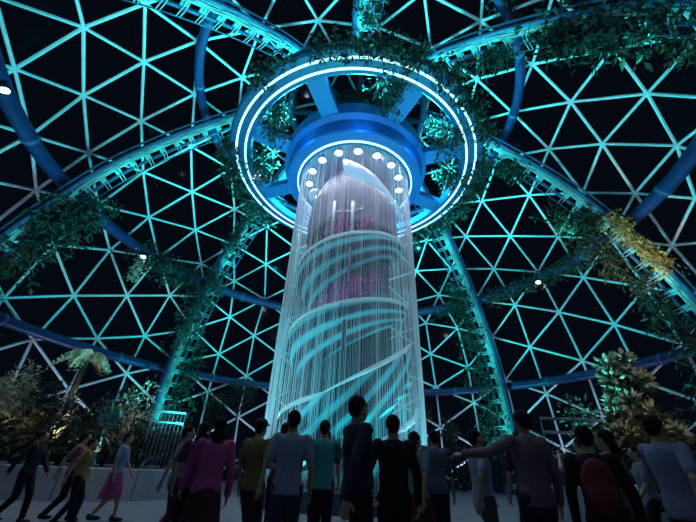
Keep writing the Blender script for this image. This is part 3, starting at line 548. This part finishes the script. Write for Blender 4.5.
def person(label,x,y,H,face,top,bot,hair=(.012,.01,.009),sk=0,stride=0.,armL='down',armR='down',longhair=False,shoes=(.03,.03,.03),skirt=False,long_sleeve=False,headturn=0,vox=.009,extra=None,capcol=None,hem=.86,group=None):
    s=H/1.72; root=MB()
    hipw=.092; f1=stride*.5
    an={1:Vector((-hipw,f1,.085)),-1:Vector((hipw,-f1,.085+.05*min(1,abs(stride)*2)))}
    dz=-.06*abs(stride)
    hip={k:Vector((-k*hipw,0,.92+dz)) for k in(1,-1)}; sh={k:Vector((-k*.178,-.005,1.42+dz)) for k in(1,-1)}
    b=MB()
    # torso and neck
    T=[((0,0,.86+dz),.15,.105,0),((0,0,.94+dz),.165,.115,0),((0,.0,1.05+dz),.138,.1,0),((0,.005,1.18+dz),.143,.105,0),((0,.005,1.30+dz),.165,.118,0),((0,-.005,1.40+dz),.165,.10,0),((0,-.012,1.455+dz),.10,.075,0),((0,-.01,1.48+dz),.062,.062,0),((0,.005,1.56+dz),.055,.057,0)]
    loft(b,T)
    knee={};el={};wr={}
    for k in(1,-1):
        knee[k]=ik(hip[k],an[k],.43,.42,(0,1,0)); cap(b,hip[k],knee[k],.088,.055); cap(b,knee[k],an[k],.054,.036); b.ell(knee[k].lerp(an[k],.3)+Vector((0,-.018,0)),.05,.052,.1)
        ft=Vector((0,1,0)); b.ell(an[k]+Vector((0,.06,-.045)),.042,.125,.035); b.ell(an[k]+Vector((0,-.03,-.03)),.036,.05,.045)
        mode=armL if k==1 else armR
        tgt={'down':Vector((-k*.27,.05+.02*k,.84+dz)),'swingf':Vector((-k*.26,.26,.90+dz)),'swingb':Vector((-k*.27,-.22,.88+dz)),'phone':Vector((-k*.10,.36,1.44+dz)),'up':Vector((-k*.16,.34,1.62+dz)),'out':Vector((-k*.66,.16,1.28+dz)),'bag':Vector((-k*.12,.2,1.12+dz)),'hip':Vector((-k*.24,.1,1.0+dz))}[mode]
        d=tgt-sh[k]
        if d.length>.55: tgt=sh[k]+d.normalized()*.55
        el[k]=ik(sh[k],tgt,.30,.26,(-k*.5,-.6,-.5)); wr[k]=tgt
        cap(b,sh[k],el[k],.046,.037); cap(b,el[k],wr[k],.036,.025)
        # hand: palm, four unequal fingers with two bends, thumb from the side of the palm
        fd=(wr[k]-el[k]).normalized(); curl=Vector((k*.9,.35,0)) if abs(fd.z)>.6 else Vector((k*.2,.1,-.9))
        curl=(curl-fd*curl.dot(fd)).normalized(); sd=fd.cross(curl).normalized()*1
        if sd.y<0 and abs(fd.z)>.6: sd=-sd
        pc=wr[k]+fd*.048; Mx=Matrix((sd,curl,fd)).transposed(); b.ell(pc,.041,.017,.055,14,8,Mx)
        for q_,(o_,L) in enumerate(((.029,.068),(.010,.078),(-.010,.072),(-.028,.056))):
            p0=wr[k]+fd*.075+sd*o_; p1=p0+(fd*.95+curl*.28+sd*o_*1.5).normalized()*L*.45; p2=p1+(fd*.75+curl*.66).normalized()*L*.33; p3=p2+(fd*.4+curl*.9).normalized()*L*.27
            b.tube([p0-fd*.02,p0,p1,p2,p3],[.0085,.0095,.009,.0082,.0065],8)
        t0=wr[k]+fd*.025+sd*.032; t1=t0+(fd*.6+sd*.75+curl*.15).normalized()*.038; t2=t1+(fd*.9+sd*.25+curl*.3).normalized()*.03
        b.tube([t0-sd*.015,t0,t1,t2],[.012,.0125,.0105,.0075],8)
    # head
    hz=1.615+dz; Rt=Matrix.Rotation(headturn,3,'Z'); hp=lambda v: Vector((0,.012,hz))+Rt@Vector(v)
    b.ell(hp((0,-.012,.022)),.073,.092,.086,20,14,Rt); b.ell(hp((0,.028,-.045)),.055,.06,.068,16,10,Rt); b.ell(hp((0,.062,-.085)),.026,.022,.02,10,8,Rt)
    b.tube([hp((0,.088,.012)),hp((0,.105,-.02)),hp((0,.096,-.032))],[.009,.015,.013],8)
    b.ell(hp((0,.084,-.058)),.024,.01,.007,10,6,Rt); b.ell(hp((0,.082,-.068)),.021,.01,.007,10,6,Rt); b.ell(hp((0,.078,.028)),.05,.012,.01,10,6,Rt)
    for k in(1,-1): b.ell(hp((-k*.075,-.008,-.008)),.009,.02,.032,8,8,Rt)
    tr=Matrix.Translation((x,y,0))@Matrix.Rotation(face,4,'Z')@Matrix.Scale(s,4)
    def put(mb,name,m,par=None,vx=None,sm=5):
        o=mb.build(name,m)
        if vx: remesh(o,vx,sm)
        if par is None: o.matrix_world=tr
        else: o.parent=par
        return o
    body=put(b,'person',SKM[sk],None,vox,3); tag(body,label,'person',group)
    # shirt
    c=MB(); g=.016
    loft(c,[((0,0,hem+dz),.165+g,.118+g,0)]+[(q,rx+g,ry+g,0) for q,rx,ry,_ in T[1:6]]+[((0,-.012,1.46+dz),.108,.085,0),((0,-.01,1.475+dz),.08,.078,0)])
    for k in(1,-1):
        c.ell(sh[k]+Vector((k*.006,0,0)),.07,.07,.064)
        if long_sleeve: cap(c,sh[k],el[k],.063,.053); cap(c,el[k],el[k].lerp(wr[k],.93),.053,.042)
        else: cap(c,sh[k],sh[k].lerp(el[k],.72),.063,.058)
    put(c,'jacket' if long_sleeve else 'shirt',cloth(top),body,.012,5)
    c=MB()
    if skirt:
        loft(c,[((0,0,.98+dz),.16,.125,0),((0,0,.85+dz),.195,.15,0),((0,f1*.1,.6),.23,.2,0),((0,0,.42),.25,.22,0)],24); put(c,'skirt',cloth(bot),body,.012,4)
    else:
        loft(c,[((0,0,.80+dz),.14,.11,0),((0,0,.88+dz),.175,.125,0),((0,0,.98+dz),.158,.118,0)])
        for k in(1,-1): cap(c,hip[k],knee[k],.1,.073); cap(c,knee[k],knee[k].lerp(an[k],.93),.073,.058)
        put(c,'trousers',cloth(bot),body,.012,4)
    for k in(1,-1):
        c=MB(); c.ell(an[k]+Vector((0,.062,-.043)),.05,.14,.042); c.ell(an[k]+Vector((0,-.025,-.02)),.046,.06,.06); put(c,'shoe',cloth(shoes),body,.01,2)
        c=MB(); c.ell(hp((-k*.03,.075,.012)),.012,.011,.009,10,8,Rt); put(c,'eye',EYE,body)
    c=MB(); c.ell(hp((0,-.027,.035)),.083,.092,.09,20,14,Rt); c.ell(hp((0,-.06,-.01)),.07,.055,.075,16,10,Rt)
    if longhair: c.ell(hp((0,-.085,-.12)),.085,.045,.17,16,10,Rt)
    put(c,'hair',cloth(hair),body,.009,4)
    if capcol:
        c=MB(); c.ell(hp((0,-.018,.06)),.09,.102,.075,20,12,Rt); c.ell(hp((0,.10,.05)),.07,.075,.012,16,8,Rt); put(c,'cap',cloth(capcol),body,.008,3)
    if extra=='backpack' or extra=='backpack_red':
        c=MB(); c.ell((0,-.21,1.2+dz),.15,.09,.23,16,12); c.ell((0,-.29,1.12+dz),.11,.05,.12,12,8); bp=put(c,'backpack',cloth((.14,.02,.03) if extra[-1]=='d' else (.02,.02,.025)),None,.012,6); bp.matrix_world=tr; tag(bp,'dark backpack on the back of the '+label.split(' person ')[0]+' person','backpack')
    if extra=='phone':
        hnd=(wr[1]+wr[-1])/2+Vector((0,.09,.05)); c=MB(); c.box(hnd,.075,.005,.038); ph=put(c,'phone',cloth((.01,.01,.012))); ph.matrix_world=tr; tag(ph,'black phone held up by the '+label.split(' person ')[0]+' person','phone')
    if extra=='bag':
        p=wr[-1]+Vector((0,0,-.28)); c=MB(); c.box(p,.17,.07,.17); c.tube([p+Vector((-.1,0,.16)),wr[-1]+Vector((0,0,-.07)),p+Vector((.1,0,.16))],.012,6); bg=put(c,'bag',cloth((.16,.11,.06)),None,.012,4); bg.matrix_world=tr; tag(bg,'brown bag carried low by the '+label.split(' person ')[0]+' person','bag')
    return body
NV=(.018,.022,.045); BK=(.013,.013,.016)
PEOPLE=[
('dark haired person in a navy jacket at the centre of the crowd, walking right',.12,3.55,1.73,-1.15,NV,BK,dict(stride=.35,armL='swingf',armR='swingb',long_sleeve=True,headturn=.3)),
('lavender shirted person left of centre with back to the viewer',-.62,4.5,1.68,.15,(.25,.25,.36),(.05,.05,.08),dict(stride=.1,armL='bag',armR='down')),
('teal shirted person beyond the navy jacket, holding up a phone',-.30,5.6,1.70,.0,(.06,.30,.28),NV,dict(armL='phone',armR='phone',extra='phone')),
('pink topped person with long hair and maroon skirt, left',-1.50,4.5,1.58,.5,(.42,.07,.20),(.06,.012,.022),dict(stride=.25,longhair=True,skirt=True,long_sleeve=True,armL='swingf',armR='down')),
('olive shirted person with a dark cap beside the pink top',-1.18,5.3,1.66,-.4,(.16,.13,.05),(.05,.04,.05),dict(stride=.2,armR='swingb',capcol=(.03,.035,.05))),
('broad person in a black jacket right of centre, back to the viewer',.52,4.1,1.62,.1,(.016,.015,.018),BK,dict(long_sleeve=True,armL='hip',armR='down')),
('grey teal shirted person with maroon skirt, behind the black jacket',.96,5.2,1.58,-.9,(.12,.21,.22),(.08,.02,.03),dict(stride=.3,skirt=True,armL='swingf',armR='swingb',longhair=True)),
('pale blue shirted person right of the curtain foot, walking right',1.72,5.0,1.63,-1.4,(.28,.3,.4),(.07,.07,.09),dict(stride=.45,armL='swingf',armR='swingb')),
('mauve sleeved person reaching one arm out to the side',1.95,4.1,1.74,.2,(.19,.11,.13),NV,dict(stride=.2,armL='out',armR='down',long_sleeve=True,sk=1)),
('short person in black with a red backpack, right of the outstretched arm',2.22,3.5,1.53,-.5,(.012,.012,.014),BK,dict(stride=.15,long_sleeve=True,extra='backpack_red')),
('rose topped person in navy trousers carrying a brown bag',2.95,4.3,1.60,.6,(.26,.09,.13),(.02,.028,.06),dict(stride=.3,longhair=True,extra='bag')),
('lilac shirted person at the right edge of the view',3.12,3.75,1.70,-1.3,(.22,.21,.33),BK,dict(stride=.4,armL='swingf',armR='swingb',sk=1)),
('grey shirted person in front of the rear left rib',-2.55,6.2,1.62,-1.2,(.16,.17,.22),(.08,.02,.035),dict(stride=.4,armL='swingf',armR='swingb')),
('far person in a light blue shirt with a pink skirt, left',-4.85,8.6,1.62,-1.3,(.22,.26,.38),(.32,.05,.14),dict(stride=.4,skirt=True,armL='swingf',vox=.012)),
('far person in a dull pink top near the left planter',-5.65,8.4,1.58,-1.4,(.30,.10,.14),BK,dict(stride=.45,armL='swingf',armR='swingb',vox=.012)),
('far person in an ochre top beside the dull pink top',-5.15,7.9,1.45,-1.2,(.26,.18,.06),BK,dict(stride=.3,armR='swingb',vox=.012)),
('far person in black nearest the left edge',-6.2,7.9,1.55,-1.5,(.02,.02,.025),BK,dict(stride=.45,long_sleeve=True,armL='swingf',armR='swingb',vox=.012)),
('small person in dark blue between the pale blue and mauve people',1.55,6.6,1.55,-.3,(.03,.05,.12),BK,dict(longhair=True)),
('person in a grey top behind the rose top',3.7,6.0,1.66,.4,(.10,.10,.13),BK,dict(armL='phone',armR='phone',extra='phone',sk=2)),
('person in charcoal between the olive and lavender shirts, back turned',-.98,6.2,1.70,.1,(.045,.045,.055),BK,dict(armL='down',armR='hip')),
('person in a plum top with a long ponytail, behind the pink top',-2.05,5.5,1.60,.2,(.10,.04,.09),BK,dict(longhair=True,armR='hip')),
('person in a slate shirt under the outstretched arm',1.42,6.1,1.68,.1,(.09,.11,.15),NV,dict(armL='phone',armR='phone',extra='phone')),
('person in a maroon shirt behind the red backpack',2.62,5.7,1.70,-.1,(.10,.025,.035),BK,dict(armR='bag')),
('person in pale grey at the right planter',4.75,6.3,1.62,1.2,(.20,.20,.24),BK,dict(stride=.4,armL='swingf',armR='swingb')),
('person in a dark green shirt close to the basin, just left of the lavender shirt',-.35,7.4,1.72,0,(.03,.07,.05),BK,dict(armL='hip')),
]
for lab,x,y,H,fa,tp,bt,kw in PEOPLE: person(lab,x,y,H,fa,tp,bt,**kw)

# ------------------------------------------------------------------ light
TEAL=(.04,.78,.85); BLUE=(.02,.36,1.0)
for k in range(8):                                   # floods round the drum wash the dome
    az=3.5+45*k; p=cyl(4.55,az,16.0); e=(cyl(10,az,0)-cyl(0,az,0)).normalized()
    light('SPOT','dome_wash',p,2300,TEAL,p+e*1+Vector((0,0,.30)),140,.35,.12)
for k in range(8):                                   # blue lights tucked under the hub rim
    p=cyl(4.7,3.5+45*k,14.2); light('POINT','hub_glow',p,80,BLUE,rad=.25)
for k in range(16):                                  # downlights into the curtain
    p=cyl(2.7,2.8+22.5*k,14.4); light('SPOT','downlight_beam',p,130,(.85,.88,1),p+Vector((0,0,-1)),120,.8,.12)
for k in range(8):                                   # teal uplights in the basin
    p=cyl(3.0,-90+45*k+10,-.55); light('SPOT','basin_uplight',p,750,(.05,.85,.9),cyl(2.2,-90+45*k+8,6),80,.8,.1)
for k in range(8):                                   # cool floods at the foot of the wall graze the lower lattice
    for d_ in (-9,9):
        az=25.5+45*k+d_; light('SPOT','ground_flood',cyl(18.75,az,-.9),600,(.58,.66,1),cyl(18.6,az,12),120,.6,.15)
for az,sg in ((-132,1),(138,-1),(-87,1),(93,-1),(48,-1),(-43,1)):   # teal spots aimed up the ribs
    p=cyl(16.4,az-4*sg,1.6); light('SPOT','rib_uplight',p,800,(.02,.85,.8),cyl(15.4,az,12),60,.7,.12)
    light('SPOT','rib_uplight',cyl(13.6,az-5*sg,12.5),800*.6,(.02,.85,.8),cyl(12,az,16.5),110,.7,.12)
for x,y,f_ in ((-6,9,4.5),(-3,6,1.),(3.5,5.5,1.),(.2,2.5,.8)):                       # added cool fill from overhead, brightens paving and crowd
    light('SPOT','paving_fill',(x,y,9),135*f_,(.74,.68,.92),(x*.95,y,0),100,1,.3)

for az,z,r,pw in ((-70,-.5,6.5,800),(-25,-.6,6.8,800),(40,-.6,6.8,420)):   # added teal fill from floor height, brightens the spiral
    light('SPOT','spiral_fill',cyl(r,az,z),pw,(.04,.8,.88),cyl(1.5,az,4.6),42,.5,.1)
for x,y,z,t,pw in ((6.6,7.6,.4,(8.8,11,3.9),80*2),(-9.2,12.2,1.6,(-10.0,13.2,4.5),80*6),(-11.2,11.95,1.0,(-11.8,13,3.4),20),(-7.9,12.4,1.2,(-7.7,13.9,3.4),20*4)):   # warm planter spots
    light('SPOT','planter_spot',(x,y,z),pw,(1,.90,.78),t,48,.8,.08)
light('SPOT','rib_warm_spot',cyl(13.6,86,4),1500,(1,.78,.5),cyl(15.6,93,11.3),40,.6,.1)

for k in range(8):                                   # added teal fill round the basin, brightens the dome from below
    az=3.5+22.5+45*k; p=cyl(3.95,az,-.75); light('SPOT','dome_fill',p,5400,TEAL,cyl(8.6,az,8.0),78,.3,.12)
    p=cyl(6.2,az-22.5,15.3); light('SPOT','halo_fill',p,900,(.86,.86,1),cyl(1.6,az-22.5,7),52,.7,.1)  # unseen fill added at the halo to brighten strings and rims
for az in (-62,60,180):                                  # added pale fill that whitens the sides of the curtain
    light('SPOT','curtain_fill',cyl(9.0,az,-.9),900,(.74,.78,1),cyl(0,0,6.0),56,.6,.12)

for az in (-132,138):                                # teal spots washing the lower halves of the two rear ribs
    light('SPOT','rib_uplight',cyl(13.9,az,-.7),2200,(.02,.85,.8),cyl(17.6,az,5.5),62,.6,.12)
